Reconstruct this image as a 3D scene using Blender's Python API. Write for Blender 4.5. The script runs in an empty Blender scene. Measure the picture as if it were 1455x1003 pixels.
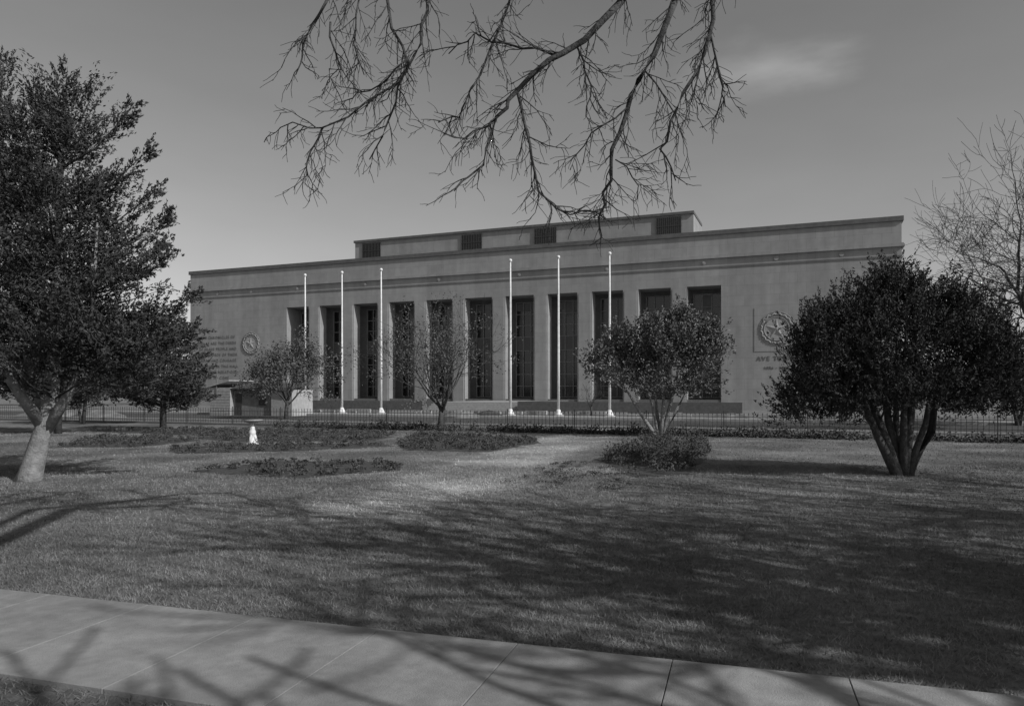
import bpy, math, numpy as np
from mathutils import Vector, Matrix
S=bpy.context.scene
COL=S.collection
rs=np.random.RandomState

# ------------------------------------------------------------------ materials
def mat(name, lo, hi, scale=4.0, rough=0.9, bump=0.0, bscale=40.0, detail=6, spec=0.2, metal=0.0, lo2=None):
    m=bpy.data.materials.new(name); m.use_nodes=True
    nt=m.node_tree; b=nt.nodes['Principled BSDF']
    b.inputs['Roughness'].default_value=rough
    b.inputs['Specular IOR Level'].default_value=spec
    b.inputs['Metallic'].default_value=metal
    tc=nt.nodes.new('ShaderNodeTexCoord')
    n=nt.nodes.new('ShaderNodeTexNoise'); n.inputs['Scale'].default_value=scale; n.inputs['Detail'].default_value=detail
    nt.links.new(tc.outputs['Object'],n.inputs['Vector'])
    r=nt.nodes.new('ShaderNodeValToRGB')
    r.color_ramp.elements[0].position=.3; r.color_ramp.elements[1].position=.7
    r.color_ramp.elements[0].color=(lo,lo,lo,1); r.color_ramp.elements[1].color=(hi,hi,hi,1)
    nt.links.new(n.outputs['Fac'],r.inputs['Fac']); nt.links.new(r.outputs['Color'],b.inputs['Base Color'])
    if bump>0:
        n2=nt.nodes.new('ShaderNodeTexNoise'); n2.inputs['Scale'].default_value=bscale; n2.inputs['Detail'].default_value=8
        nt.links.new(tc.outputs['Object'],n2.inputs['Vector'])
        bp=nt.nodes.new('ShaderNodeBump'); bp.inputs['Strength'].default_value=bump; bp.inputs['Distance'].default_value=.02
        nt.links.new(n2.outputs['Fac'],bp.inputs['Height']); nt.links.new(bp.outputs['Normal'],b.inputs['Normal'])
    return m

def mul_into_base(m, fac_socket_fn):
    nt=m.node_tree; b=nt.nodes['Principled BSDF']
    src=b.inputs['Base Color'].links[0].from_socket
    tc=[n for n in nt.nodes if n.type=='TEX_COORD'][0]
    f=fac_socket_fn(nt,tc)
    mx=nt.nodes.new('ShaderNodeMix'); mx.data_type='RGBA'; mx.blend_type='MULTIPLY'; mx.inputs[0].default_value=1
    nt.links.new(src,mx.inputs[6]); nt.links.new(f,mx.inputs[7]); nt.links.new(mx.outputs[2],b.inputs['Base Color'])

def math_node(nt,op,a,b=None,c=None,clamp=False):
    n=nt.nodes.new('ShaderNodeMath'); n.operation=op; n.use_clamp=clamp
    for i,v in enumerate((a,b,c)):
        if v is None: continue
        if isinstance(v,(int,float)): n.inputs[i].default_value=v
        else: nt.links.new(v,n.inputs[i])
    return n.outputs[0]

def noise_range(scale,lo,hi,p0=.35,p1=.65,detail=4,stretch=None):
    def f(nt,tc):
        n=nt.nodes.new('ShaderNodeTexNoise'); n.inputs['Scale'].default_value=scale; n.inputs['Detail'].default_value=detail
        src=tc.outputs['Object']
        if stretch:
            mp=nt.nodes.new('ShaderNodeMapping'); mp.inputs['Scale'].default_value=stretch
            nt.links.new(src,mp.inputs['Vector']); src=mp.outputs['Vector']
        nt.links.new(src,n.inputs['Vector'])
        r=nt.nodes.new('ShaderNodeMapRange'); r.inputs['From Min'].default_value=p0; r.inputs['From Max'].default_value=p1
        r.inputs['To Min'].default_value=lo; r.inputs['To Max'].default_value=hi
        nt.links.new(n.outputs['Fac'],r.inputs['Value']); return r.outputs['Result']
    return f

def path_mask(nt,tc):
    # worn, pale strip of turf walked between the beds
    sx=nt.nodes.new('ShaderNodeSeparateXYZ'); nt.links.new(tc.outputs['Object'],sx.inputs[0])
    a=math_node(nt,'MULTIPLY',sx.outputs['X'],.966); b=math_node(nt,'MULTIPLY',sx.outputs['Y'],-.2576)
    s=math_node(nt,'ADD',a,b); s=math_node(nt,'ADD',s,4.45)
    n=nt.nodes.new('ShaderNodeTexNoise'); n.inputs['Scale'].default_value=1.1; nt.links.new(tc.outputs['Object'],n.inputs['Vector'])
    w=math_node(nt,'MULTIPLY_ADD',n.outputs['Fac'],1.4,-.7); s=math_node(nt,'ADD',s,w)
    s=math_node(nt,'ABSOLUTE',s)
    r=nt.nodes.new('ShaderNodeMapRange'); r.interpolation_type='SMOOTHSTEP'
    r.inputs['From Min'].default_value=.5; r.inputs['From Max'].default_value=1.6
    r.inputs['To Min'].default_value=.85; r.inputs['To Max'].default_value=0
    nt.links.new(s,r.inputs['Value'])
    r2=nt.nodes.new('ShaderNodeMapRange'); r2.interpolation_type='SMOOTHSTEP'
    r2.inputs['From Min'].default_value=7.5; r2.inputs['From Max'].default_value=11.5
    nt.links.new(sx.outputs['Y'],r2.inputs['Value'])
    return math_node(nt,'MULTIPLY_ADD',r.outputs['Result'],r2.outputs['Result'],1.0)
def worn(nt,tc):
    sx=nt.nodes.new('ShaderNodeSeparateXYZ'); nt.links.new(tc.outputs['Object'],sx.inputs[0])
    n=nt.nodes.new('ShaderNodeTexNoise'); n.inputs['Scale'].default_value=.38; n.inputs['Detail'].default_value=5; nt.links.new(tc.outputs['Object'],n.inputs['Vector'])
    r=nt.nodes.new('ShaderNodeMapRange'); r.interpolation_type='SMOOTHSTEP'
    r.inputs['From Min'].default_value=.42; r.inputs['From Max'].default_value=.62; r.inputs['To Min'].default_value=0; r.inputs['To Max'].default_value=.5
    nt.links.new(n.outputs['Fac'],r.inputs['Value'])
    r2=nt.nodes.new('ShaderNodeMapRange'); r2.interpolation_type='SMOOTHSTEP'
    r2.inputs['From Min'].default_value=6; r2.inputs['From Max'].default_value=13
    nt.links.new(sx.outputs['Y'],r2.inputs['Value'])
    return math_node(nt,'MULTIPLY_ADD',r.outputs['Result'],r2.outputs['Result'],1.0)

M={}
M['lawn']=mat('lawn_turf',.085,.17,scale=9,bump=.8,bscale=60)
M['blade']=mat('grass_blade',.12,.25,scale=30,rough=.85)
for k in ('lawn','blade'):
    mul_into_base(M[k],noise_range(.55,.75,1.2)); mul_into_base(M[k],path_mask); mul_into_base(M[k],worn)
mul_into_base(M['blade'],noise_range(3.5,.7,1.2))
M['concrete']=mat('sidewalk_concrete',.25,.31,scale=6,bump=.35,bscale=120)
mul_into_base(M['concrete'],noise_range(1.2,.8,1.1)); mul_into_base(M['concrete'],noise_range(14,.92,1.05))
M['soil']=mat('bed_soil',.045,.10,scale=12,bump=1,bscale=20)
M['dirt']=mat('bare_dirt',.12,.24,scale=2,bump=.8,bscale=12)
M['asphalt']=mat('asphalt',.06,.10,scale=5,bump=.3,bscale=90)
M['kerb']=mat('kerb_stone',.28,.38,scale=5,bump=.3)
M['stone']=mat('limestone',.29,.34,scale=1.5,rough=.85,bump=.15,bscale=25)
mul_into_base(M['stone'],noise_range(.35,.9,1.06,stretch=(1,1,.35)))
mul_into_base(M['stone'],noise_range(1.1,.92,1.04,stretch=(1.5,1.5,.12)))
def joints(nt,tc):
    sx=nt.nodes.new('ShaderNodeSeparateXYZ'); nt.links.new(tc.outputs['Object'],sx.inputs[0])
    cx=nt.nodes.new('ShaderNodeCombineXYZ'); nt.links.new(sx.outputs['X'],cx.inputs['X']); nt.links.new(sx.outputs['Z'],cx.inputs['Y'])
    b=nt.nodes.new('ShaderNodeTexBrick'); nt.links.new(cx.outputs[0],b.inputs['Vector'])
    b.inputs['Scale'].default_value=1; b.inputs['Brick Width'].default_value=1.45; b.inputs['Row Height'].default_value=.92
    b.inputs['Mortar Size'].default_value=.014; b.offset=.5
    b.inputs['Color1'].default_value=(1,1,1,1); b.inputs['Color2'].default_value=(.93,.93,.93,1); b.inputs['Mortar'].default_value=(.78,.78,.78,1)
    return b.outputs['Color']
mul_into_base(M['stone'],joints)
M['stone_dk']=mat('granite_wall',.09,.13,scale=6,bump=.2)
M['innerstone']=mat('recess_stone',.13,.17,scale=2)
M['coping']=mat('metal_coping',.10,.14,scale=3,rough=.6)
M['frame']=mat('window_frame',.22,.28,scale=8,rough=.5)
M['letter']=mat('incised_letters',.13,.17,scale=8,rough=.8)
M['framel']=mat('spandrel_metal',.11,.15,scale=8,rough=.5)
M['glass']=mat('dark_glass',.014,.024,scale=3,rough=.1,spec=.7)
M['blind']=mat('window_blind',.12,.17,scale=2,rough=.8)
M['louver']=mat('louver_metal',.05,.07,scale=8,rough=.6)
M['white']=mat('white_paint',.62,.8,scale=7,rough=.5,spec=.4)
M['whitest']=mat('cast_white_stone',.6,.85,scale=9,rough=.7)
M['iron']=mat('wrought_iron',.04,.07,scale=9,rough=.6)
M['wood']=mat('shed_boards',.30,.42,scale=5,rough=.9)
M['wood2']=mat('weathered_boards',.16,.24,scale=5,rough=.9)
M['tar']=mat('tar_paper',.06,.09,scale=5)
M['bark']=mat('dark_bark',.05,.10,scale=14,bump=1,bscale=30)
M['barklt']=mat('pale_bark',.16,.3,scale=10,bump=1,bscale=30)
M['juniper']=mat('juniper_foliage',.035,.09,scale=1.8,rough=.8,spec=.1)
M['cedar']=mat('arborvitae_foliage',.03,.08,scale=2.4,rough=.8,spec=.1)
M['priv']=mat('ligustrum_foliage',.06,.16,scale=2.0,rough=.6,spec=.3)
M['thin']=mat('sparse_leaves',.08,.15,scale=2.5,rough=.7)
M['far']=mat('distant_foliage',.05,.10,scale=.6)
M['shrub']=mat('bed_plants',.04,.11,scale=5)

# ------------------------------------------------------------------ helpers
def link(o,parent=None):
    COL.objects.link(o)
    if parent: o.parent=parent
    return o
def empty(name,loc=(0,0,0),rz=0):
    e=bpy.data.objects.new(name,None); e.location=loc; e.rotation_euler=(0,0,rz); e.empty_display_size=.3
    return link(e)
def meshobj(name,v,f,m,parent=None,smooth=False):
    me=bpy.data.meshes.new(name); me.from_pydata([tuple(x) for x in v],[],f); me.update()
    if smooth: me.polygons.foreach_set('use_smooth',[True]*len(me.polygons))
    me.materials.append(m)
    return link(bpy.data.objects.new(name,me),parent)
def npmesh(name,V,k,m,parent=None):
    me=bpy.data.meshes.new(name); n=len(V)//k
    me.vertices.add(len(V)); me.vertices.foreach_set('co',V.astype(np.float32).ravel())
    me.loops.add(n*k); me.loops.foreach_set('vertex_index',np.arange(n*k,dtype=np.int32))
    me.polygons.add(n); me.polygons.foreach_set('loop_start',np.arange(0,n*k,k,dtype=np.int32))
    me.polygons.foreach_set('loop_total',np.full(n,k,dtype=np.int32))
    me.update(calc_edges=True); me.materials.append(m)
    return link(bpy.data.objects.new(name,me),parent)
class Boxes:
    def __init__(s): s.v=[];s.f=[]
    def add(s,x0,x1,y0,y1,z0,z1):
        b=len(s.v)
        s.v+=[(x0,y0,z0),(x1,y0,z0),(x1,y1,z0),(x0,y1,z0),(x0,y0,z1),(x1,y0,z1),(x1,y1,z1),(x0,y1,z1)]
        s.f+=[tuple(b+i for i in q) for q in ((0,3,2,1),(4,5,6,7),(0,1,5,4),(1,2,6,5),(2,3,7,6),(3,0,4,7))]
    def obj(s,name,m,parent=None): return meshobj(name,s.v,s.f,m,parent)
class Tubes:
    def __init__(s): s.v=[];s.f=[]
    def tube(s,pts,rad,n=5):
        b0=len(s.v); N=len(pts)
        P=[np.asarray(p,float) for p in pts]
        for i in range(N):
            t=P[min(i+1,N-1)]-P[max(i-1,0)]; t/= (np.linalg.norm(t)+1e-9)
            ref=np.array((0,0,1.)) if abs(t[2])<.9 else np.array((1.,0,0))
            a=np.cross(t,ref); a/=np.linalg.norm(a); b=np.cross(t,a)
            for k in range(n):
                an=2*math.pi*k/n
                s.v.append(tuple(P[i]+rad[i]*(math.cos(an)*a+math.sin(an)*b)))
        for i in range(N-1):
            for k in range(n):
                k2=(k+1)%n
                s.f.append((b0+i*n+k,b0+i*n+k2,b0+(i+1)*n+k2,b0+(i+1)*n+k))
        s.f.append(tuple(b0+k for k in range(n))[::-1]); s.f.append(tuple(b0+(N-1)*n+k for k in range(n)))
    def obj(s,name,m,parent=None): return meshobj(name,s.v,s.f,m,parent,smooth=True)
def nrm(v): return v/(np.linalg.norm(v)+1e-9)
def grow(T,r,p,d,L,rad,lvl,maxl,up=.04,minr=.004,wob=.16,kids=(3,5),tips=None,spread=(.5,1.0)):
    n=5 if lvl<3 else 4
    pts=[p.copy()];D=[d.copy()]
    for i in range(n):
        d=nrm(d+r.normal(0,wob,3)+np.array((0,0,up))); p=p+d*L/n; pts.append(p.copy()); D.append(d.copy())
    re=max(rad*.5,minr)
    T.tube(pts,[rad+(re-rad)*i/n for i in range(n+1)],6 if lvl<2 else (4 if lvl<4 else 3))
    if lvl>=maxl:
        if tips is not None: tips.append((pts[-1],d))
        return
    k=r.randint(kids[0],kids[1])
    for j in range(k):
        t=1.0 if j==0 else r.uniform(.3,1)
        i=min(n,max(1,int(round(t*n))))
        q=r.normal(0,1,3); q=nrm(q-np.dot(q,D[i])*D[i])
        ang=r.uniform(.15,.4) if j==0 else r.uniform(*spread)
        nd=nrm(D[i]*math.cos(ang)+q*math.sin(ang))
        rr=(rad+(re-rad)*i/n)*(.8 if j==0 else r.uniform(.5,.7))
        grow(T,r,pts[i].copy(),nd,L*r.uniform(.58,.85),max(rr,minr),lvl+1,maxl,up,minr,wob,kids,tips,spread)
def leafquads(C,r,ln,wd,axis=None,align=.0):
    N=len(C); a=r.normal(0,1,(N,3))
    if axis is not None: a=a*(1-align)+axis*align*1.8
    a/=np.linalg.norm(a,axis=1)[:,None]
    b=np.cross(a,r.normal(0,1,(N,3))); b/=np.linalg.norm(b,axis=1)[:,None]
    l=(ln*r.uniform(.6,1.3,N))[:,None]; w=(wd*r.uniform(.6,1.3,N))[:,None]
    V=np.empty((N,4,3)); V[:,0]=C-a*l*.5; V[:,1]=C+b*w*.5-a*l*.05; V[:,2]=C+a*l*.5; V[:,3]=C-b*w*.5-a*l*.05
    return V.reshape(-1,3)
def spray(c,d,L,wid,n,r):
    t=r.uniform(0,1,n)**.8
    s=wid*(1-.75*t)
    C=c+d*(t*L)[:,None]+r.normal(0,1,(n,3))*s[:,None]
    return C,np.repeat(d[None,:],n,0)
def lobes_crown(lobes,r,nspray,nleaf,L,wid,ln,wd,upb=.5,rag=.1,core=.4):
    Cs=[];As=[]
    for (c,rad,wt) in lobes:
        c=np.array(c,float);rad=np.array(rad,float)
        K=int(nspray*wt); hubs=[nrm(r.normal(0,1,3)) for _ in range(max(6,K//14))]; hl=[r.uniform(.72,1.22) for _ in hubs]
        for i in range(K):
            j=r.randint(len(hubs)); u=nrm(hubs[j]+r.normal(0,.24,3))
            if u[2]<-.5: u[2]*=-.5; u=nrm(u)
            q=r.uniform(.2,1)**core*hl[j]*(1+r.uniform(-rag,rag))*.92
            p=c+u*rad*q
            d=nrm(u*rad/rad.max()+np.array((0,0,upb))+r.normal(0,.25,3))
            C,A=spray(p,d,L*r.uniform(.5,1.5),wid,nleaf,r); Cs.append(C);As.append(A)
    C=np.concatenate(Cs);A=np.concatenate(As)
    return leafquads(C,r,ln,wd,A,.45)

# ------------------------------------------------------------------ frame aligned with the street grid
TH=math.radians(-21.75)
RC=(32.0,60.7,0)
ct,st=math.cos(TH),math.sin(TH)
def W(x,y,z=0): return np.array((RC[0]+ct*x-st*y, RC[1]+st*x+ct*y, z))
def dist_y(D): return D-68.25

# ------------------------------------------------------------------ ground
g=1500
meshobj('ground',[(-g,-g,0),(g,-g,0),(g,g,0),(-g,g,0)],[(0,1,2,3)],M['lawn'])
def strip(name,x0,x1,D0,D1,z,m,h=None):
    if h is None:
        v=[(x0,dist_y(D0),z),(x1,dist_y(D0),z),(x1,dist_y(D1),z),(x0,dist_y(D1),z)]
        o=meshobj(name,v,[(0,1,2,3)],m)
    else:
        b=Boxes(); b.add(x0,x1,dist_y(D0),dist_y(D1),z,h); o=b.obj(name,m)
    o.location=RC; o.rotation_euler=(0,0,TH); return o
strip('building_forecourt',-170,90,44.5,150,.004,M['dirt'])
strip('street',-400,300,31.5,41.5,.008,M['asphalt'])
strip('street_kerb',-400,300,31.2,31.5,-.05,M['kerb'],.13)
strip('street_kerb',-400,300,41.5,41.8,-.05,M['kerb'],.13)
strip('street_sidewalk',-400,300,41.8,44.5,-.05,M['concrete'],.12)

# near sidewalk
e=np.array((.9554,-.2952)); mm=np.array((.2952,.9554)); c0=4.432
sw=empty('sidewalk')
ang=math.atan2(e[1],e[0]); sw.rotation_euler=(0,0,ang); sw.location=(mm[0]*c0,mm[1]*c0,0)
b=Boxes(); w=.95; x=-.38-w*32
while x<30:
    b.add(x+.003,x+w-.003,-1.33,0,-.05,.03); x+=w
o=b.obj('slabs',M['concrete'],sw)
bv=o.modifiers.new('b','BEVEL'); bv.width=.003; bv.segments=2
b=Boxes(); b.add(-30,30,-1.32,-.01,-.05,.018); b.obj('joint_fill',M['soil'],sw)

# beds (world polygons)
beds=[
 ([(-17.2,30.0),(-13.5,31.6),(-5.0,29.3),(-4.3,27.6),(-11,27.0)],.17,.9),
 ([(-14.6,26.3),(-12.4,26.4),(-10.3,24.5),(-10.8,21.4),(-13.2,21.4)],.15,.9),
 ([(-11.6,26.3),(-8.5,26.5),(-4.2,26.4),(-4.6,24.2),(-7.6,23.7),(-9.8,24.4)],.15,.9),
 ([(-9.9,21.4),(-6.9,22.9),(-4.2,23.1),(-3.5,21.8),(-6.0,20.0),(-8.8,19.2)],.14,.85),
 ([(-3.5,28.6),(.6,25.8),(.9,23.2),(-.6,19.8),(-3.0,20.3),(-3.6,23.2)],.17,.9),
 ([(-6.5,14.9),(-5.4,17.1),(-2.5,16.8),(-2.3,15.1),(-4.0,13.7)],.11,.8),
 ([(2.0,17.6),(4.7,25.0),(6.3,24.0),(5.4,20.0),(3.4,14.3),(2.3,13.9)],.30,1.1),
 ([(-.2,12.8),(1.2,17.2),(1.8,16.8),(2.2,14.6),(2.6,13.6),(1.8,11.9),(.7,11.6)],.07,.6),
]
def inpoly(P,poly):
    x,y=P[:,0],P[:,1]; c=np.zeros(len(P),bool); n=len(poly)
    for i in range(n):
        x1,y1=poly[i];x2,y2=poly[(i+1)%n]
        t=((y1>y)!=(y2>y))&(x<(x2-x1)*(y-y1)/(y2-y1+1e-9)+x1); c^=t
    return c
NOSOIL=7
for bi,(poly,h,dens) in enumerate(beds):
    r=rs(50+bi)
    bed=empty('flower_bed')
    pp=np.array(poly); n=len(pp); ring=[]
    for i in range(n):
        for t in np.linspace(0,1,13)[:-1]:
            q=pp[i]*(1-t)+pp[(i+1)%n]*t+r.normal(0,.05,2); ring.append(q)
    cen=pp.mean(0)
    if bi!=NOSOIL:
        v=[(cen[0],cen[1],.02)]+[(q[0],q[1],.006) for q in ring]
        f=[(0,1+i,1+(i+1)%len(ring)) for i in range(len(ring))]
        meshobj('soil',v,f,M['soil'],bed)
    lo=pp.min(0);hi=pp.max(0)
    area=abs(sum(pp[i][0]*pp[(i+1)%n][1]-pp[(i+1)%n][0]*pp[i][1] for i in range(n)))/2
    K=int(area*10*dens); Q=r.uniform(lo,hi,(K*4,2)); Q=Q[inpoly(Q,poly)][:K]
    Cs=[]
    for q in Q:
        hh=h*r.uniform(.4,1.4); nl=36
        u=r.normal(0,1,(nl,3)); u/=np.linalg.norm(u,axis=1)[:,None]
        C=u*r.uniform(.3,1,(nl,1))*np.array((.16,.16,hh*.5))*r.uniform(.6,1.2)+np.array((q[0],q[1],hh*.5+.02)); C[:,2]=np.abs(C[:,2]); Cs.append(C)
    C=np.concatenate(Cs); npmesh('plants',leafquads(C,r,.065 if bi!=NOSOIL else .04,.033 if bi!=NOSOIL else .02),4,M['shrub'],bed)

# lawn blades
r=rs(7); bl=[]
def blades(n,y0,y1,h,w):
    y=np.sqrt(r.uniform(y0**2,y1**2,n)); x=r.uniform(-1,1,n)*(y*.78+1.2)
    P=np.stack([x,y],1)
    s=P@mm-c0
    keep=(s>-.02+r.normal(0,.014,n))|(s<-1.32)
    for i,(poly,_,_) in enumerate(beds):
        if i!=NOSOIL: keep&=~inpoly(P+r.normal(0,.05,P.shape),poly)
    keep&=(P[:,1]*ct+P[:,0]*-st<28.5)
    pn=np.sin(x*2.1+1.3*np.sin(y*1.7))*np.cos(y*2.6+np.sin(x*1.1))
    keep&=r.uniform(0,1,n)<(.74+.26*pn)
    P=P[keep]; n=len(P)
    a=r.uniform(0,6.28,n); hh=h*r.uniform(.4,1.3,n)
    V=np.zeros((n,3,3)); dx=np.cos(a)*w*.5;dy=np.sin(a)*w*.5
    V[:,0,0]=P[:,0]-dx;V[:,0,1]=P[:,1]-dy;V[:,1,0]=P[:,0]+dx;V[:,1,1]=P[:,1]+dy
    V[:,2,0]=P[:,0]+r.normal(0,1,n)*hh*.7;V[:,2,1]=P[:,1]+r.normal(0,1,n)*hh*.7;V[:,2,2]=hh
    bl.append(V.reshape(-1,3))
blades(200000,2.6,9,.032,.007)
blades(100000,9,16,.032,.012)
blades(60000,16,31,.03,.02)
npmesh('lawn_grass',np.concatenate(bl),3,M['blade'])

# ------------------------------------------------------------------ building
B=empty('library_building',RC,TH)
XR,XL=-14.34,-61.9
b=Boxes()
b.add(XR,0,0,22,-.2,15.8); b.add(-76.1,XL,0,22,-.2,15.8)
b.add(XL,XR,0,22,11.15,15.8)
b.obj('walls',M['stone'],B)
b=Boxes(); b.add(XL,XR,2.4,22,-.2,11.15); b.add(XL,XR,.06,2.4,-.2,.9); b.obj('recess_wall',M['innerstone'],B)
b=Boxes(); b.add(-76.25,.15,-.15,22.2,15.66,16.05); b.obj('coping',M['coping'],B)
b=Boxes()
b.add(-76.32,.22,-.22,0,13.55,13.75); b.add(-76.25,.15,-.15,0,13.75,13.85)
b.add(-76.2,.1,-.09,0,12.82,12.95); b.add(-76.15,.05,-.05,0,12.7,12.82)
b.add(.003,.22,0,22,13.55,13.75)
b.obj('mouldings',M['stone'],B)
b=Boxes(); o_w,p_w=3.0,1.456
for i in range(10):
    x1=XR-o_w-i*(o_w+p_w); b.add(x1-p_w,x1,0,1.25,-.2,11.15)
b.obj('piers',M['stone'],B)
b=Boxes()
for i in range(10):
    x1=XR-o_w-i*(o_w+p_w)
    b.add(x1-p_w+.14,x1-.14,-.06,0,.5,11.0)
b.obj('pier_facings',M['stone'],B)
gl=Boxes();fr=Boxes();sp=Boxes();bd=Boxes(); r=rs(13)
for i in range(11):
    cx=XR-o_w/2-i*(o_w+p_w); w=1.2
    gl.add(cx-w,cx+w,2.33,2.38,1.1,10.7)
    for xx in (-w,-.42,.42,w): fr.add(cx+xx-.045,cx+xx+.045,2.2,2.34,1.05,10.75)
    for zz in (1.1,2.2,3.4,4.6,5.8,7.2,8.35,9.5,10.7): fr.add(cx-w,cx+w,2.25,2.345,zz-.035,zz+.035)
    sp.add(cx-w+.06,cx+w-.06,2.27,2.325,5.85,7.15)
    for xx in (-.8,0,.8):
        if r.rand()<.45:
            h=r.uniform(.3,1.6); bd.add(cx+xx-.34,cx+xx+.34,2.30,2.32,10.6-h,10.6)
gl.obj('window_glass',M['glass'],B); fr.obj('window_frames',M['frame'],B); sp.obj('spandrels',M['framel'],B); bd.obj('window_blinds',M['blind'],B)
v=[];f=[]
def disc(v,f,x,z,y0,y1,R,n=20):
    b=len(v)
    for yy in (y0,y1):
        for k in range(n):
            a=2*math.pi*k/n; v.append((x+R*math.cos(a),yy,z+R*math.sin(a)))
    for k in range(n): f.append((b+k,b+(k+1)%n,b+n+(k+1)%n,b+n+k))
    f.append(tuple(b+n+k for k in range(n)))
for i in range(0,11,2):
    cx=XR-o_w/2-i*(o_w+p_w) ; disc(v,f,cx,13.22,-.002,-.10,.2); disc(v,f,cx,13.22,-.10,-.15,.11)
for cx in (-66.9,-71.9,-9.7,-4.5): disc(v,f,cx,13.22,-.002,-.10,.2)
meshobj('medallions',v,f,M['stone'],B)
def seal(cx,cz,R):
    v=[];f=[]
    disc(v,f,cx,cz,-.002,-.05,R*.62,36)
    b0=len(v)
    for k in range(10):
        a=math.pi/2+math.pi*k/5; rr=R*.6 if k%2==0 else R*.19
        v.append((cx+rr*math.cos(a),-.06,cz+rr*math.sin(a)))
    v.append((cx,-.17,cz))
    for k in range(10): f.append((b0+k,b0+(k+1)%10,b0+10))
    TT=Tubes()
    TT.tube([(cx+R*.66*math.cos(t),-.05,cz+R*.66*math.sin(t)) for t in np.linspace(0,6.2832,33)],[.05]*33,5)
    TT.tube([(cx+R*.95*math.cos(t),-.04,cz+R*.95*math.sin(t)) for t in np.linspace(0,6.2832,33)],[.03]*33,5)
    for k in range(34):
        t=2*math.pi*k/34; c=np.array((cx+R*.81*math.cos(t),-.06,cz+R*.81*math.sin(t)))
        dd=np.array((-math.sin(t)+.5*math.cos(t)*(1 if k%2 else -1),0,math.cos(t)+.5*math.sin(t)*(1 if k%2 else -1)))*.15*R
        TT.tube([c-dd,c,c+dd],[.015,.085,.01],5)
    meshobj('seal_star',v,f,M['whitest'] if False else M['kerb'],B); TT.obj('seal_wreath',M['stone'],B)
b=Boxes(); b.add(-9.67-1.85,-9.67+1.85,-.035,0,5.15,8.95); b.obj('seal_panel',M['stone'],B)
seal(-9.67,7.1,1.55); seal(-66.96,7.2,1.35)
def text(s,x,z,size,align='CENTER'):
    cu=bpy.data.curves.new('t','FONT'); cu.body=s; cu.size=size; cu.extrude=.015; cu.align_x=align; cu.space_character=1.25; cu.resolution_u=2
    to=bpy.data.objects.new('t',cu); COL.objects.link(to); bpy.context.view_layer.update()
    me=bpy.data.meshes.new_from_object(to.evaluated_get(bpy.context.evaluated_depsgraph_get())); bpy.data.objects.remove(to)
    me.materials.clear(); me.materials.append(M['letter'])
    o=bpy.data.objects.new('inscription',me); link(o,B); o.location=(x,-.018,z); o.rotation_euler=(math.pi/2,0,0)
for i,s in enumerate(['THE CHRONICLES OF','TEXAS ARE THE DEEDS','OF BRAVE PEOPLE AND','THE RECORDS OF THEIR','LABOR AND COURAGE','PRESERVED IN THIS HALL','FOR THE GENERATIONS','YET TO COME']):
    text(s,-71.9,7.9-i*.68,.44)
text('AVE TEXAS',-9.67,4.35,.55); text('1836 - 1845',-9.67,3.6,.34)
# penthouse
b=Boxes(); b.add(-56.8,-17.6,6,12,15.8,19.15); b.obj('penthouse_walls',M['stone'],B)
b=Boxes(); b.add(-56.9,-17.54,5.82,12.1,19.15,19.42); b.obj('penthouse_roof',M['coping'],B)
d=Boxes();l=Boxes()
for u in (54.5,41.6,33.0,20.0):
    d.add(-u-1.2,-u+1.2,5.96,6.0,17.2,19.0)
    for k in range(13):
        x=-u-1.2+k*.2; l.add(x-.03,x+.03,5.86,5.955,17.2,19.0)
    l.add(-u-1.3,-u+1.3,5.84,5.95,17.1,17.2); l.add(-u-1.25,-u+1.25,5.85,5.95,18.05,18.12)
d.obj('louver_backs',M['glass'],B); l.obj('louvers',M['louver'],B)

def gridbox(name,lst,m):
    b=Boxes()
    for a in lst: b.add(*a)
    o=b.obj(name,m); o.location=RC; o.rotation_euler=(0,0,TH); return o
y=dist_y(55)
gridbox('terrace_wall',[(-28.7,-11.5,y,y+.5,-.1,.85),(-28.7,-28.2,y+.5,y+12,-.1,.84)],M['stone_dk'])
gridbox('terrace_wall',[(-52.0,-37.3,y,y+.5,-.1,.85)],M['stone_dk'])
gridbox('terrace_steps',[(-37.2,-28.8,y+.2+.4*i,y+.6+.4*i,-.1,.15*(i+1)) for i in range(5)]+[(-37.2,-28.8,y+2.2,y+13,-.1,.75)],M['kerb'])
gridbox('planter_kerb',[(-42,-18,dist_y(47),dist_y(47)+.3,-.1,.28)],M['kerb'])
gridbox('planter_kerb',[(-16,6,dist_y(47),dist_y(47)+.3,-.1,.25)],M['kerb'])

# ------------------------------------------------------------------ flagpoles
for (x,yy) in ((-15.06,53.8),(-12.1,52.6),(-9.1,51.4),(-.1,47.8),(2.93,46.6),(6.0,45.4)):
    E=empty('flagpole',(x,yy,0)); T=Tubes()
    T.tube([(0,0,-.1),(0,0,.14)],[.36,.36],20)
    T.tube([(0,0,.14),(0,0,.22),(0,0,.4),(0,0,.5)],[.26,.24,.15,.11],16)
    T.tube([(0,0,.5),(0,0,4),(0,0,8),(0,0,10.0)],[.085,.08,.06,.042],12)
    T.obj('pole',M['white'],E)
    T=Tubes(); a=np.linspace(-math.pi/2,math.pi/2,9)
    T.tube([(0,0,10.1+.11*math.sin(t)) for t in a],[max(.005,.11*math.cos(t)) for t in a],12); T.obj('ball',M['white'],E)
    T=Tubes(); T.tube([(.1,0,1.3),(.1,0,9.9)],[.008,.008],4); T.tube([(-.08,0,1.25),(.13,0,1.25)],[.015,.015],5); T.obj('halyard',M['iron'],E)

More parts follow.
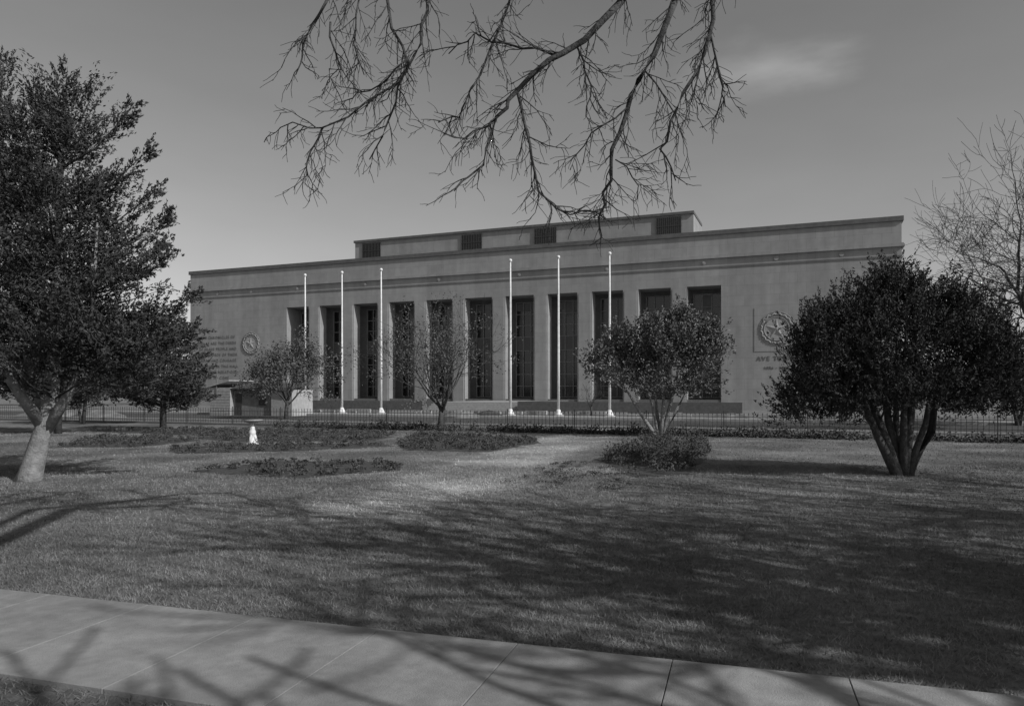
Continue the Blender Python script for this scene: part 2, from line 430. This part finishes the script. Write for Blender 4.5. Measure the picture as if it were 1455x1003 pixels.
# ------------------------------------------------------------------ iron fence
F=empty('iron_fence',RC,TH); yf=dist_y(28.3)
bx=Boxes(); x0,x1=-62.,6.; x=x0; n=0
v=[];f=[]
while x<x1:
    bx.add(x-.007,x+.007,yf-.007,yf+.007,.1,.76)
    b0=len(v); v+=[(x-.024,yf,.76),(x+.024,yf,.76),(x,yf-.02,.76),(x,yf+.02,.76),(x,yf,.86)]
    f+=[(b0,b0+2,b0+4),(b0+2,b0+1,b0+4),(b0+1,b0+3,b0+4),(b0+3,b0,b0+4)]
    x+=.16; n+=1
for z in (.2,.68): bx.add(x0,x1,yf-.010,yf+.010,z-.010,z+.010)
bx.obj('pickets',M['iron'],F); meshobj('spearheads',v,f,M['iron'],F)
bx=Boxes(); x=x0
while x<=x1: bx.add(x+.065,x+.095,yf-.015,yf+.015,0,.9); x+=2.88
bx.obj('posts',M['iron'],F)
bx=Boxes(); bx.add(x0,x1,yf-.1,yf+.1,-.05,.08); bx.obj('plinth',M['stone_dk'],F)

# ------------------------------------------------------------------ bird bath
E=empty('birdbath',(-7.87,22.4,0)); T=Tubes()
pr=[(0,.18),(.05,.18),(.06,.13),(.11,.11),(.16,.06),(.24,.05),(.32,.10),(.4,.105),(.48,.07),(.6,.05),(.66,.045)]
T.tube([(0,0,z) for z,_ in pr],[q for _,q in pr],16)
for k in range(3):
    a=k*2.09+.3; T.tube([(.13*math.cos(a),.13*math.sin(a),.08),(.08*math.cos(a),.08*math.sin(a),.24),(.05*math.cos(a+.4),.05*math.sin(a+.4),.42),(.07*math.cos(a+.7),.07*math.sin(a+.7),.54)],[.04,.045,.03,.02],8)
T.obj('pedestal',M['whitest'],E)
T=Tubes(); pr=[(.64,.05),(.68,.18),(.73,.29),(.76,.31),(.77,.29),(.73,.2),(.71,.02)]
T.tube([(0,0,z) for z,_ in pr],[q for _,q in pr],20); T.obj('bowl',M['kerb'],E)

# ------------------------------------------------------------------ construction shed & debris
E=empty('construction_shed',(-18.2,50.2,0),TH)
b=Boxes(); b.add(-3.0,-1.2,0,2.2,0,1.9); b.add(2.2,3.9,.1,2.3,0,1.75)
b.obj('board_walls',M['wood'],E)
b=Boxes(); b.add(-1.2,2.2,.3,2.2,0,1.7)
b.obj('side_walls',M['wood2'],E)
meshobj('roof',[(-1.2,.0,1.78),(4.05,-.15,1.78),(4.05,2.4,2.15),(-1.2,2.4,2.15),(-1.2,.0,1.86),(4.05,-.15,1.86),(4.05,2.4,2.23),(-1.2,2.4,2.23)],[(0,3,2,1),(4,5,6,7),(0,1,5,4),(1,2,6,5),(2,3,7,6),(3,0,4,7)],M['tar'],E)
meshobj('lean_to_roof',[(-3.15,-.12,1.9),(-1.21,-.12,2.35),(-1.21,2.3,2.35),(-3.15,2.3,1.9),(-3.15,-.12,1.97),(-1.21,-.12,2.42),(-1.21,2.3,2.42),(-3.15,2.3,1.97)],[(0,3,2,1),(4,5,6,7),(0,1,5,4),(1,2,6,5),(2,3,7,6),(3,0,4,7)],M['wood'],E)
b=Boxes(); b.add(-1.0,-.45,.26,.3,0,1.5); b.add(1.0,1.6,.26,.3,.7,1.3); b.obj('openings',M['iron'],E)
b=Boxes()
for k in range(9): b.add(-3.0,-1.2,-.015,-.002,.12+.19*k,.125+.19*k)
b.add(-2.4,-2.32,-.06,-.02,1.2,3.2); b.obj('batten_lines',M['wood2'],E)
def pile(name,x,y,R,h,seed,m):
    r=rs(seed); v=[];f=[];n=18;k=6
    for j in range(k+1):
        for i in range(n):
            t=j/k; a=2*math.pi*i/n; rr=R*(1-t)*(1+r.uniform(-.15,.15)); v.append((x+rr*math.cos(a)*1.6,y+rr*math.sin(a),h*(1-(1-t)**1.6)*(1+r.uniform(-.1,.1))-.02))
    for j in range(k):
        for i in range(n): f.append((j*n+i,j*n+(i+1)%n,(j+1)*n+(i+1)%n,(j+1)*n+i))
    meshobj(name,v,f,m)
pile('dirt_pile',-25.5,45.5,1.2,.55,1,M['dirt']); pile('dirt_pile',-3.2,46,.9,.5,2,M['dirt']); pile('dirt_pile',-1.5,47,.7,.45,3,M['soil'])
pile('dirt_pile',-29,47,1.6,.7,4,M['dirt']); pile('dirt_pile',13,42.9,1.4,.4,5,M['dirt'])
r=rs(11)
b=Boxes()
for k in range(26):
    x=r.uniform(-44,-14); yy=dist_y(r.uniform(45,46.8)); w=r.uniform(.5,2.2); b.add(x,x+w,yy,yy+r.uniform(.1,.3),.0,r.uniform(.1,.38))
o=b.obj('lumber_stacks',M['wood'],None); o.location=RC; o.rotation_euler=(0,0,TH)

# ------------------------------------------------------------------ trees
def juniper(name,base,env,fork,seed,nb,scale=1.0,nleaf=34,ln=.1,wd=.035,dens=8,fill=None,boughs=None):
    E=empty(name); r=rs(seed); T=Tubes(); TL=Tubes(); base=np.array(base,float)
    leaders=[]
    for pts,rad in fork:
        P=[base+np.array(p,float) for p in pts]; T.tube(P,rad,9); leaders.append(P)
    Cs=[];As=[]
    for i in range(nb):
        lead=leaders[0] if (r.rand()<.66 or len(leaders)<2) else leaders[r.randint(1,len(leaders))]
        zt=lead[-1][2]; zb=(1.75 if fill else 1.15)*scale if lead is leaders[0] else max(lead[1][2],1.9 if fill else 0)
        h=zb+(zt-zb)*r.uniform(0,1)**1.15
        zs=[p[2] for p in lead]
        ax=np.array([np.interp(h,zs,[p[0] for p in lead]),np.interp(h,zs,[p[1] for p in lead]),h])
        R=np.interp(h,env[0],env[1])*r.choice([r.uniform(.4,.75),r.uniform(.75,1.0)])*(1 if lead is leaders[0] else .6)
        a=r.uniform(0,6.283); out=np.array((math.cos(a),math.sin(a),0))
        tip=ax+out*R+np.array((0,0,r.uniform(.0,.55)*scale))
        st_=ax+np.array((0,0,-.2*R)); st_[2]=max(st_[2],1.35 if fill else .2)
        mid=(st_+tip)/2+np.array((0,0,-.05*R))
        TL.tube([st_,mid,tip],[.02*scale,.012*scale,.004],4)
        ns=max(5,int(R*dens/scale))
        for j in range(ns):
            t=r.uniform(.25,1.0); p=(1-t)**2*st_+2*t*(1-t)*mid+t*t*tip
            side=np.cross(out,(0,0,1))*r.uniform(-1,1)
            d=nrm(out*.8+side*.9+np.array((0,0,r.uniform(.0,1.0))))
            C,A=spray(p+r.normal(0,.07,3),d,r.uniform(.22,.6)*scale*(1.1-.3*t),.07*scale,nleaf,r); Cs.append(C);As.append(A)
    if boughs:
        for (a0,tp) in boughs:
            a0=base+np.array(a0,float); tp=base+np.array(tp,float)
            ax=nrm(tp-a0); Lb=np.linalg.norm(tp-a0); sag=np.array((0,0,-.10*Lb))
            TL.tube([a0,(a0+tp)/2+sag,tp],[.03,.018,.004],4)
            for j in range(int(Lb*34)):
                t=r.uniform(.2,1)**.9; p=a0*(1-t)+tp*t+sag*4*t*(1-t)
                wdt=.30*(1-t)**.8+.05
                q=r.normal(0,1,3)*np.array((1,1,.6)); q=q-np.dot(q,ax)*ax
                d=nrm(ax*1.0+nrm(q)*.7+np.array((0,0,.45)))
                C,A=spray(p+q*wdt*.5,d,r.uniform(.15,.36),.035,nleaf,r); Cs.append(C);As.append(A)
    T.obj('trunk',M['barklt'] if scale==1 else M['bark'],E); TL.obj('limbs',M['bark'],E)
    npmesh('foliage',leafquads(np.concatenate(Cs),r,ln,wd,np.concatenate(As),.5),4,M['juniper'],E)
    if fill:
        lb=[((base[0]+c[0],base[1]+c[1],c[2]),rad,w) for c,rad,w in fill]
        npmesh('inner_foliage',lobes_crown(lb,r,480,24,.45,.06,ln*1.05,wd*1.2,.7,.1,.5),4,M['juniper'],E)
    return E
env=([1.2,2.3,3.6,4.8,5.9,6.7,7.3,7.8],[2.5,2.6,2.2,1.75,1.3,.9,.45,.15])
bg_=rs(5)
bo=[((.5,0,5.6),(1.85,0,6.75)),((.5,0,4.9),(2.2,-.1,5.95)),((.5,.1,4.3),(2.1,.3,5.3)),((.5,0,3.9),(2.5,.1,4.85)),((.5,-.1,3.2),(2.65,-.3,4.1)),((.5,0,2.6),(2.85,.1,3.4)),((.5,0,2.1),(3.0,-.1,2.7)),((.4,0,1.9),(3.1,0,2.0)),
    ((.55,0,6.2),(.65,0,7.45)),((.55,0,6.0),(1.1,.1,7.1)),((.5,0,5.8),(.1,-.2,7.0)),((-.9,.3,6.0),(-.7,.3,7.7)),((-.9,.3,5.8),(-1.5,.3,7.4)),((-.9,.3,5.2),(-.2,0,6.4)),((-.9,.3,5.0),(-2.1,.2,6.6)),((-.8,.3,4.2),(-2.6,.2,5.6)),((-.7,.3,3.6),(-2.9,.1,4.6)),((-.5,.3,2.8),(-3.1,.1,3.5)),((-.3,.2,2.2),(-3.0,0,2.4)),
    ((.5,0,5.0),(.9,-1.7,6.0)),((.5,0,4.0),(1.5,-2.0,4.9)),((.5,0,3.2),(.2,-2.5,4.0)),((.5,0,2.4),(1.8,-2.2,3.0)),((.4,0,2.1),(-.6,-2.7,2.6)),((.5,0,5.0),(.4,1.7,6.0)),((.5,0,3.8),(1.4,2.1,4.7)),((.5,0,2.8),(-.2,2.6,3.4)),((.4,0,2.0),(1.8,2.3,2.5))]
juniper('juniper_tree',(-8.65,13.3,0),env,[
  ([(-.05,0,-.1),(0,0,.15),(.12,0,.6),(.3,0,1.15),(.45,0,2.5),(.5,0,4.5),(.6,0,7.1)],[.27,.2,.17,.15,.11,.06,.015]),
  ([(.3,0,1.1),(-.2,.2,2.4),(-.7,.3,4.5),(-1.0,.3,7.5)],[.13,.10,.06,.015]),
  ([(.25,0,.9),(.75,-.1,1.6),(1.2,-.2,2.6),(1.3,-.2,4.6)],[.12,.08,.05,.015]),
  ([(.2,0,1.0),(.1,-.7,1.8),(0,-1.1,3),(0,-1.2,4.6)],[.12,.08,.05,.015])],21,170,1.0,24,.075,.026,8,
  fill=[((.3,0,2.4),(1.9,1.8,.9),1.1),((1.6,-.1,2.2),(1.1,1.1,.85),.6),((-1.3,0,2.4),(1.4,1.3,1.0),.6),((.4,0,3.6),(1.5,1.4,.85),.9),((.5,0,4.8),(1.0,1.0,.75),.5),((.55,0,5.9),(.5,.5,.6),.25),((-.9,.3,4.6),(.9,.9,1.0),.45),((-1.0,.3,6.2),(.45,.45,.8),.25),((-2.0,.2,3.6),(.8,.8,.9),.25)],
  boughs=bo)
juniper('juniper_tree',(-14.4,30.5,0),([.6,1.5,3,4.2,4.8],[1.8,2.3,1.9,1.1,.3]),[([(0,0,-.1),(0,0,1.5),(0,0,4.6)],[.14,.1,.03])],22,130,1.01,22,.14,.05)
juniper('juniper_tree',(-17.5,28.5,0),([.6,1.5,3,4.6,5.2],[1.8,2.3,1.9,1.1,.3]),[([(0,0,-.1),(0,0,1.5),(0,0,5.0)],[.14,.1,.03])],23,130,1.01,22,.14,.05)

def multi(name,base,stems,lobes,seed,ns,nleaf,L,wid,ln,wd,m,bark,upb=.6,r0=.1,rag=.1,core=.4):
    E=empty(name); r=rs(seed); T=Tubes(); base=np.array(base,float)
    for (dx,dy,z) in stems:
        st0=base+np.array((dx*.05,dy*.05,-.1)); top=base+np.array((dx,dy,z))
        mid=base+np.array((dx*.42+r.normal(0,.06),dy*.42,z*.38)); m2=base+np.array((dx*.72+r.normal(0,.08),dy*.7,z*.68))
        rr=r0*r.uniform(.7,1.1)
        T.tube([st0,mid,m2,top],[rr*1.1,rr*.75,rr*.5,rr*.15],7)
        for k in range(4):
            t=r.uniform(.4,.9); p=st0*(1-t)+top*t; grow(T,r,p,nrm(np.array((r.normal(0,.6)+dx*.3,r.normal(0,.6)+dy*.3,1.))),.7,rr*.3,2,3)
    T.obj('stems',bark,E)
    lb=[((base[0]+c[0],base[1]+c[1],c[2]),rad,w) for c,rad,w in lobes]
    npmesh('foliage',lobes_crown(lb,r,ns,nleaf,L,wid,ln,wd,upb,rag,core),4,m,E)
multi('arborvitae_shrub',(7.5,14.2,0),[(-.9,0,2.4),(-.45,.3,2.8),(0,-.2,3.2),(.35,.2,3.0),(.8,0,2.6),(1.2,.2,2.2),(-1.2,-.2,2.0),(.1,.4,2.8)],
  [((-.1,0,2.35),(1.2,1.15,1.35),1.0),((-1.35,.1,1.95),(.8,.9,1.15),.75),((1.1,0,2.1),(.95,1.0,1.25),.85),((-.15,.1,3.3),(.5,.55,.6),.3),((.95,0,3.1),(.45,.5,.4),.22),((-1.2,0,2.85),(.4,.45,.45),.2),((0,0,1.4),(1.8,1.3,.55),.75),((-1.6,0,1.2),(.8,.9,.6),.5),((1.5,0,1.3),(.7,.8,.5),.35),((1.75,0,2.1),(.5,.6,.8),.25)],
  31,1000,26,.42,.04,.07,.024,M['cedar'],M['bark'],.9,.1,.18,.45)
multi('ligustrum_tree',(5.3,26.4,0),[(-1.7,0,2.3),(-.7,.2,2.8),(0,-.1,3.4),(.7,.1,2.8),(1.4,-.1,2.6),(-.2,.5,2.6)],
  [((.35,0,3.0),(1.1,1.1,1.35),.9),((-1.45,0,2.5),(.9,.9,1.05),.65),((1.45,0,2.6),(.85,.9,1.25),.7),((.7,0,3.95),(.6,.6,.55),.22),((-1.35,0,3.4),(.4,.5,.45),.14),((.2,0,1.7),(1.7,1.1,.5),.45),((1.8,0,3.5),(.35,.45,.5),.1),((-.3,0,3.8),(.5,.5,.4),.1)],
  32,500,20,.42,.12,.11,.055,M['priv'],M['barklt'],.45,.085,.3,.5)

def sparse(name,base,H,seed,lean,leafband,nper,m,limbs=5,th=1.5,r0=.1,L=1.5,maxl=4,size=.1,out=.75):
    E=empty(name); r=rs(seed); T=Tubes(); base=np.array(base,float); tips=[]
    top=base+np.array((lean,0,th))
    T.tube([base+np.array((0,0,-.1)),base+np.array((lean*.3,0,th*.5)),top],[r0*1.3,r0,r0*.85],8)
    for k in range(limbs):
        a=2*math.pi*k/limbs+r.uniform(-.3,.3)
        grow(T,r,top-np.array((0,0,r.uniform(0,.3))),nrm(np.array((math.cos(a)*out,math.sin(a)*out,1.0))),L,r0*.5,1,maxl,.08,.006,.14,(3,5),tips)
    T.obj('trunk_and_branches',M['bark'],E)
    Cs=[]
    for p,d in tips:
        z=p[2]
        if r.rand()<np.interp(z,leafband[0],leafband[1]): Cs.append(p+r.normal(0,.19,(nper,3)))
    if Cs: npmesh('foliage',leafquads(np.concatenate(Cs),r,size,size*.5),4,m,E)
sparse('crape_myrtle_tree',(-2.94,30.3,0),5.5,41,.05,([1.5,2.9,3.6,6],[1,1,.25,.05]),24,M['thin'],9,1.0,.1,1.95,4,.1,.85)
sparse('young_oak_tree',(-13.4,43.8,0),4,42,.1,([1,3,4.4],[1,1,.8]),30,M['thin'],8,1.1,.12,1.55,4,.15,.95)
sparse('young_oak_tree',(5.1,47.5,0),3,43,.0,([1,3,4.4],[.1,.1,.1]),8,M['thin'],4,.8,.06,.9,3,.1)

def bare(name,base,seed,th,r0,limbs,L,maxl,spread=.9,minr=.006,up=.05,lean=(0,0)):
    E=empty(name); r=rs(seed); T=Tubes(); base=np.array(base,float)
    top=base+np.array((lean[0],lean[1],th))
    T.tube([base+np.array((0,0,-.1)),base+np.array((0,0,.25)),base+np.array((lean[0]*.5,lean[1]*.5,th*.5)),top],[r0*1.5,r0*1.1,r0*.95,r0*.85],10)
    for k in range(limbs):
        a=2*math.pi*k/limbs+r.uniform(-.35,.35)
        grow(T,r,top-np.array((0,0,r.uniform(0,.5))),nrm(np.array((math.cos(a)*spread,math.sin(a)*spread,1.0))),L,r0*.6,0,maxl,up,minr,.15,(3,5))
    T.obj('trunk_and_branches',M['bark'],E)
bare('bare_pecan_tree',(22.2,30.0,0),61,3.0,.28,7,3.5,5,1.0,.008,.03)
bare('bare_pecan_tree',(10.5,.2,0),62,3.4,.5,8,3.0,4,1.1,.024)
bare('bare_pecan_tree',(15.5,4.0,0),63,3.4,.45,7,3.2,4,1.0,.02)
bare('bare_pecan_tree',(21.5,8.5,0),64,3.2,.4,6,3.0,4,.9,.014)
bare('bare_pecan_tree',(6.9,-3.6,0),67,3.6,.5,6,2.5,3,1.0,.026)

# overhanging elm: trunk behind the camera, drooping limbs into view
E=empty('overhanging_elm_tree'); T=Tubes(); r=rs(77)
tr=np.array((2.6,-4.2,0))
T.tube([tr+(0,0,-.1),tr+(0,0,.3),tr+(-.05,.1,2.2),tr+(-.1,.3,4.2)],[.42,.32,.28,.26],12)
hub=tr+np.array((-.1,.3,4.2))
mains=[
 ([(1.05,5.31),(.49,4.81),(.05,4.45),(-.15,4.2),(-.27,3.75),(-.55,3.5)],.034,6.9),
 ([(.05,4.45),(.17,3.95),(.25,3.5),(.5,3.3),(.79,3.3)],.016,6.9),
 ([(1.55,5.31),(1.2,4.55),(1.02,4.05),(.94,3.6),(.82,3.25),(.83,3.0)],.032,7.3),
 ([(1.9,5.31),(1.82,4.8),(1.55,4.25),(1.4,3.9),(1.55,3.6)],.022,6.6),
 ([(1.88,5.0),(2.0,4.5),(2.02,4.3)],.010,6.6),
 ([(-1.75,5.31),(-1.98,4.9),(-2.05,4.6)],.015,7.2),
 ([(-1.72,5.1),(-1.62,4.65),(-1.8,4.45)],.011,7.2),
 ([(-1.18,5.31),(-.98,4.7),(-1.2,4.1),(-1.35,3.8)],.015,6.8),
 ([(-.8,5.31),(-.86,4.9),(-1.12,4.5),(-1.8,4.1),(-2.2,4.1)],.018,7.4),
 ([(-1.8,4.1),(-1.95,3.75),(-1.9,3.6)],.009,7.4),
 ([(-.02,5.31),(-.3,4.6),(-.5,4.2),(-.7,4.15)],.014,7.6),
 ([(.5,4.82),(.1,4.85),(-.35,5.0),(-.6,4.8)],.013,6.9),
 ([(1.1,4.3),(.75,4.05),(.55,3.7)],.009,7.3),
 ([(-.15,4.2),(-.45,4.0),(-.65,4.05)],.009,6.9),
 ([(1.25,4.65),(1.5,4.3),(1.62,4.0)],.009,7.3),
 ([(.6,4.9),(.75,4.5),(.7,4.2)],.010,6.9),
 ([(-1.45,5.31),(-1.5,4.9),(-1.4,4.6)],.010,7.6),
 ([(-1.0,4.75),(-1.35,4.45),(-1.6,4.35)],.008,6.8),
 ([(.98,3.8),(1.2,3.55),(1.15,3.4)],.007,7.3),
]
def twigs(P,R,lvl,r):
    P=[np.array(p,float) for p in P]
    seg=[np.linalg.norm(P[i+1]-P[i]) for i in range(len(P)-1)]; tot=sum(seg)
    step=.085 if lvl==0 else .065
    s=step*r.uniform(.3,1)
    while s<tot:
        a=s;i=0
        while a>seg[i] and i<len(seg)-1: a-=seg[i]; i+=1
        t=a/seg[i]; p=P[i]*(1-t)+P[i+1]*t; d=nrm(P[i+1]-P[i])
        q=r.normal(0,1,3)*np.array((1,.6,1)); q=nrm(q-np.dot(q,d)*d); an=r.uniform(.45,.95)
        nd=nrm(d*math.cos(an)+q*math.sin(an)+np.array((0,0,-.22)))
        L=(r.uniform(.2,.58) if lvl==0 else r.uniform(.08,.24))*(1-.35*s/tot)
        n=4; pts=[p];dd=nd
        for k in range(n):
            dd=nrm(dd+r.normal(0,.17,3)+np.array((0,0,-.04))); pts.append(pts[-1]+dd*L/n)
        r1=min(R*.55,.0065) if lvl==0 else .0036
        T.tube(pts,[r1+(.0024-r1)*k/n for k in range(n+1)],4 if lvl==0 else 3)
        if lvl==0 or (lvl==1 and r.rand()<.35): twigs(pts,r1,lvl+1,r)
        s+=step*r.uniform(.5,1.7)
for pl,R,yy in mains:
    pts=[]
    for i,(x,z) in enumerate(pl):
        k=yy/7.0
        pts.append(np.array((x*k,yy,1.6+(z-1.6)*k)))
    Q=[pts[0]]
    for i in range(len(pts)-1):
        for t in (.33,.66,1): Q.append(pts[i]*(1-t)+pts[i+1]*t+(r.normal(0,.022,3) if t<1 else 0))
    N=len(Q)-1
    if abs(pl[0][1]-5.31)<.01:
        p0=Q[0]; up=[hub,hub+np.array((p0[0]*.25-hub[0]*.25,2.4,1.7)),np.array((p0[0]*.75+.5,4.4,7.0)),p0+np.array((.15,-.7,.75))]
        T.tube(up+[p0],[.13,.09,.06,R*1.25,R],8)
        twigs([up[2],up[3],p0],R,0,r)
    T.tube(Q,[R+(.005-R)*i/N for i in range(N+1)],7)
    twigs(Q,R,0,r)
for k in range(5):
    a=-2.6+k*1.1
    grow(T,r,hub,nrm(np.array((math.cos(a)*.8,math.sin(a)*.8-.1,1.))),3.0,.15,0,3,.05,.014,.15)
T.obj('trunk_and_branches',M['bark'],E)

# distant trees
def mass(name,pts,seed):
    r=rs(seed); Cs=[]
    for (x,y,R,h) in pts:
        for k in range(34):
            u=nrm(r.normal(0,1,3)); c=np.array((x,y,h*.52))+u*np.array((R,R*.6,h*.42))*r.uniform(.4,1)
            Cs.append(c+r.normal(0,.45,(50,3)))
    C=np.concatenate(Cs); C[:,2]=np.abs(C[:,2]); npmesh(name,leafquads(C,r,.5,.3),4,M['far'])
r=rs(5)
mass('distant_trees',[(46+4*i+r.uniform(-2,2),72+r.uniform(-6,14),3.5,4.5+r.uniform(0,3)) for i in range(15)]+[(-48-5*i,88+r.uniform(-5,8),4,6+r.uniform(0,3)) for i in range(12)],90)
multi('evergreen_shrub',(24.0,35,0),[(-.6,0,2.4),(.5,0,2.8),(0,.4,2.6)],[((0,0,2.3),(2.2,1.6,1.7),1),((-1.6,0,1.6),(1.2,1,1.2),.6)],33,300,22,.4,.14,.18,.08,M['cedar'],M['bark'])
multi('evergreen_shrub',(-21.5,37,0),[(-.6,0,2.4),(.5,0,2.8),(0,.4,2.6)],[((0,0,2.0),(2.4,1.6,1.6),1),((2.0,0,1.5),(1.4,1,1.2),.6)],34,300,22,.4,.14,.18,.08,M['cedar'],M['bark'])
r=rs(91); Cs=[]
for k in range(520):
    p=W(r.uniform(-30,6),dist_y(27.5)+r.normal(0,.25),0); hh=r.uniform(.1,.36)
    Cs.append(p+np.array((0,0,hh*.5))+r.normal(0,1,(34,3))*np.array((.13,.13,hh*.32)))
C=np.concatenate(Cs); C[:,2]=np.abs(C[:,2]); npmesh('low_hedge',leafquads(C,r,.1,.06),4,M['shrub'])

# ------------------------------------------------------------------ light
el=math.radians(36); az=nrm(np.array((.81,-.585)))
sd=Vector((az[0]*math.cos(el),az[1]*math.cos(el),math.sin(el)))
L=bpy.data.lights.new('sun','SUN'); L.energy=3.4; L.angle=math.radians(.53); L.color=(1,1,1)
lo=bpy.data.objects.new('sun',L); link(lo); lo.rotation_euler=sd.to_track_quat('Z','Y').to_euler(); lo.location=(20,-20,30)
w=bpy.data.worlds.new('World'); S.world=w; w.use_nodes=True; nt=w.node_tree
bg=nt.nodes['Background']; sky=nt.nodes.new('ShaderNodeTexSky'); sky.sky_type='NISHITA'; sky.sun_disc=False
sky.sun_elevation=el; sky.sun_rotation=math.atan2(az[0],az[1]); sky.air_density=1; sky.dust_density=.8
bw=nt.nodes.new('ShaderNodeRGBToBW'); nt.links.new(sky.outputs[0],bw.inputs[0])
tc=nt.nodes.new('ShaderNodeTexCoord')
vm=nt.nodes.new('ShaderNodeVectorMath'); vm.operation='NORMALIZE'; nt.links.new(tc.outputs['Generated'],vm.inputs[0])
cd=Vector((.345,1,.438)).normalized()
df=nt.nodes.new('ShaderNodeVectorMath'); df.operation='SUBTRACT'; nt.links.new(vm.outputs[0],df.inputs[0]); df.inputs[1].default_value=cd
sc=nt.nodes.new('ShaderNodeVectorMath'); sc.operation='MULTIPLY'; nt.links.new(df.outputs[0],sc.inputs[0]); sc.inputs[1].default_value=(1,1,3.2)
ln=nt.nodes.new('ShaderNodeVectorMath'); ln.operation='LENGTH'; nt.links.new(sc.outputs[0],ln.inputs[0])
nz=nt.nodes.new('ShaderNodeTexNoise'); nz.inputs['Scale'].default_value=6; nz.inputs['Detail'].default_value=8
mp=nt.nodes.new('ShaderNodeMapping'); mp.inputs['Scale'].default_value=(1,1,3); nt.links.new(vm.outputs[0],mp.inputs[0]); nt.links.new(mp.outputs[0],nz.inputs['Vector'])
dd=math_node(nt,'MULTIPLY_ADD',nz.outputs['Fac'],.3,ln.outputs['Value']); dd=math_node(nt,'SUBTRACT',dd,.15)
mr=nt.nodes.new('ShaderNodeMapRange'); mr.interpolation_type='SMOOTHSTEP'; mr.inputs['From Min'].default_value=-.03; mr.inputs['From Max'].default_value=.12
mr.inputs['To Min'].default_value=1.8; mr.inputs['To Max'].default_value=1.0; nt.links.new(dd,mr.inputs['Value'])
nz2=math_node(nt,'MULTIPLY_ADD',nz.outputs['Fac'],.14,.93)
out=math_node(nt,'MULTIPLY',bw.outputs[0],mr.outputs['Result']); out=math_node(nt,'MULTIPLY',out,nz2)
nt.links.new(out,bg.inputs['Color']); bg.inputs['Strength'].default_value=.1

# ------------------------------------------------------------------ camera
c=bpy.data.cameras.new('camera'); co=bpy.data.objects.new('camera',c); link(co)
co.location=(0,0,1.6); co.rotation_euler=(math.radians(90),0,0)
c.sensor_width=36; c.lens=36*1050/1455; c.shift_y=.0381; c.clip_end=5000
S.camera=co
S.view_settings.view_transform='Standard'; S.view_settings.look='None'; S.view_settings.exposure=0
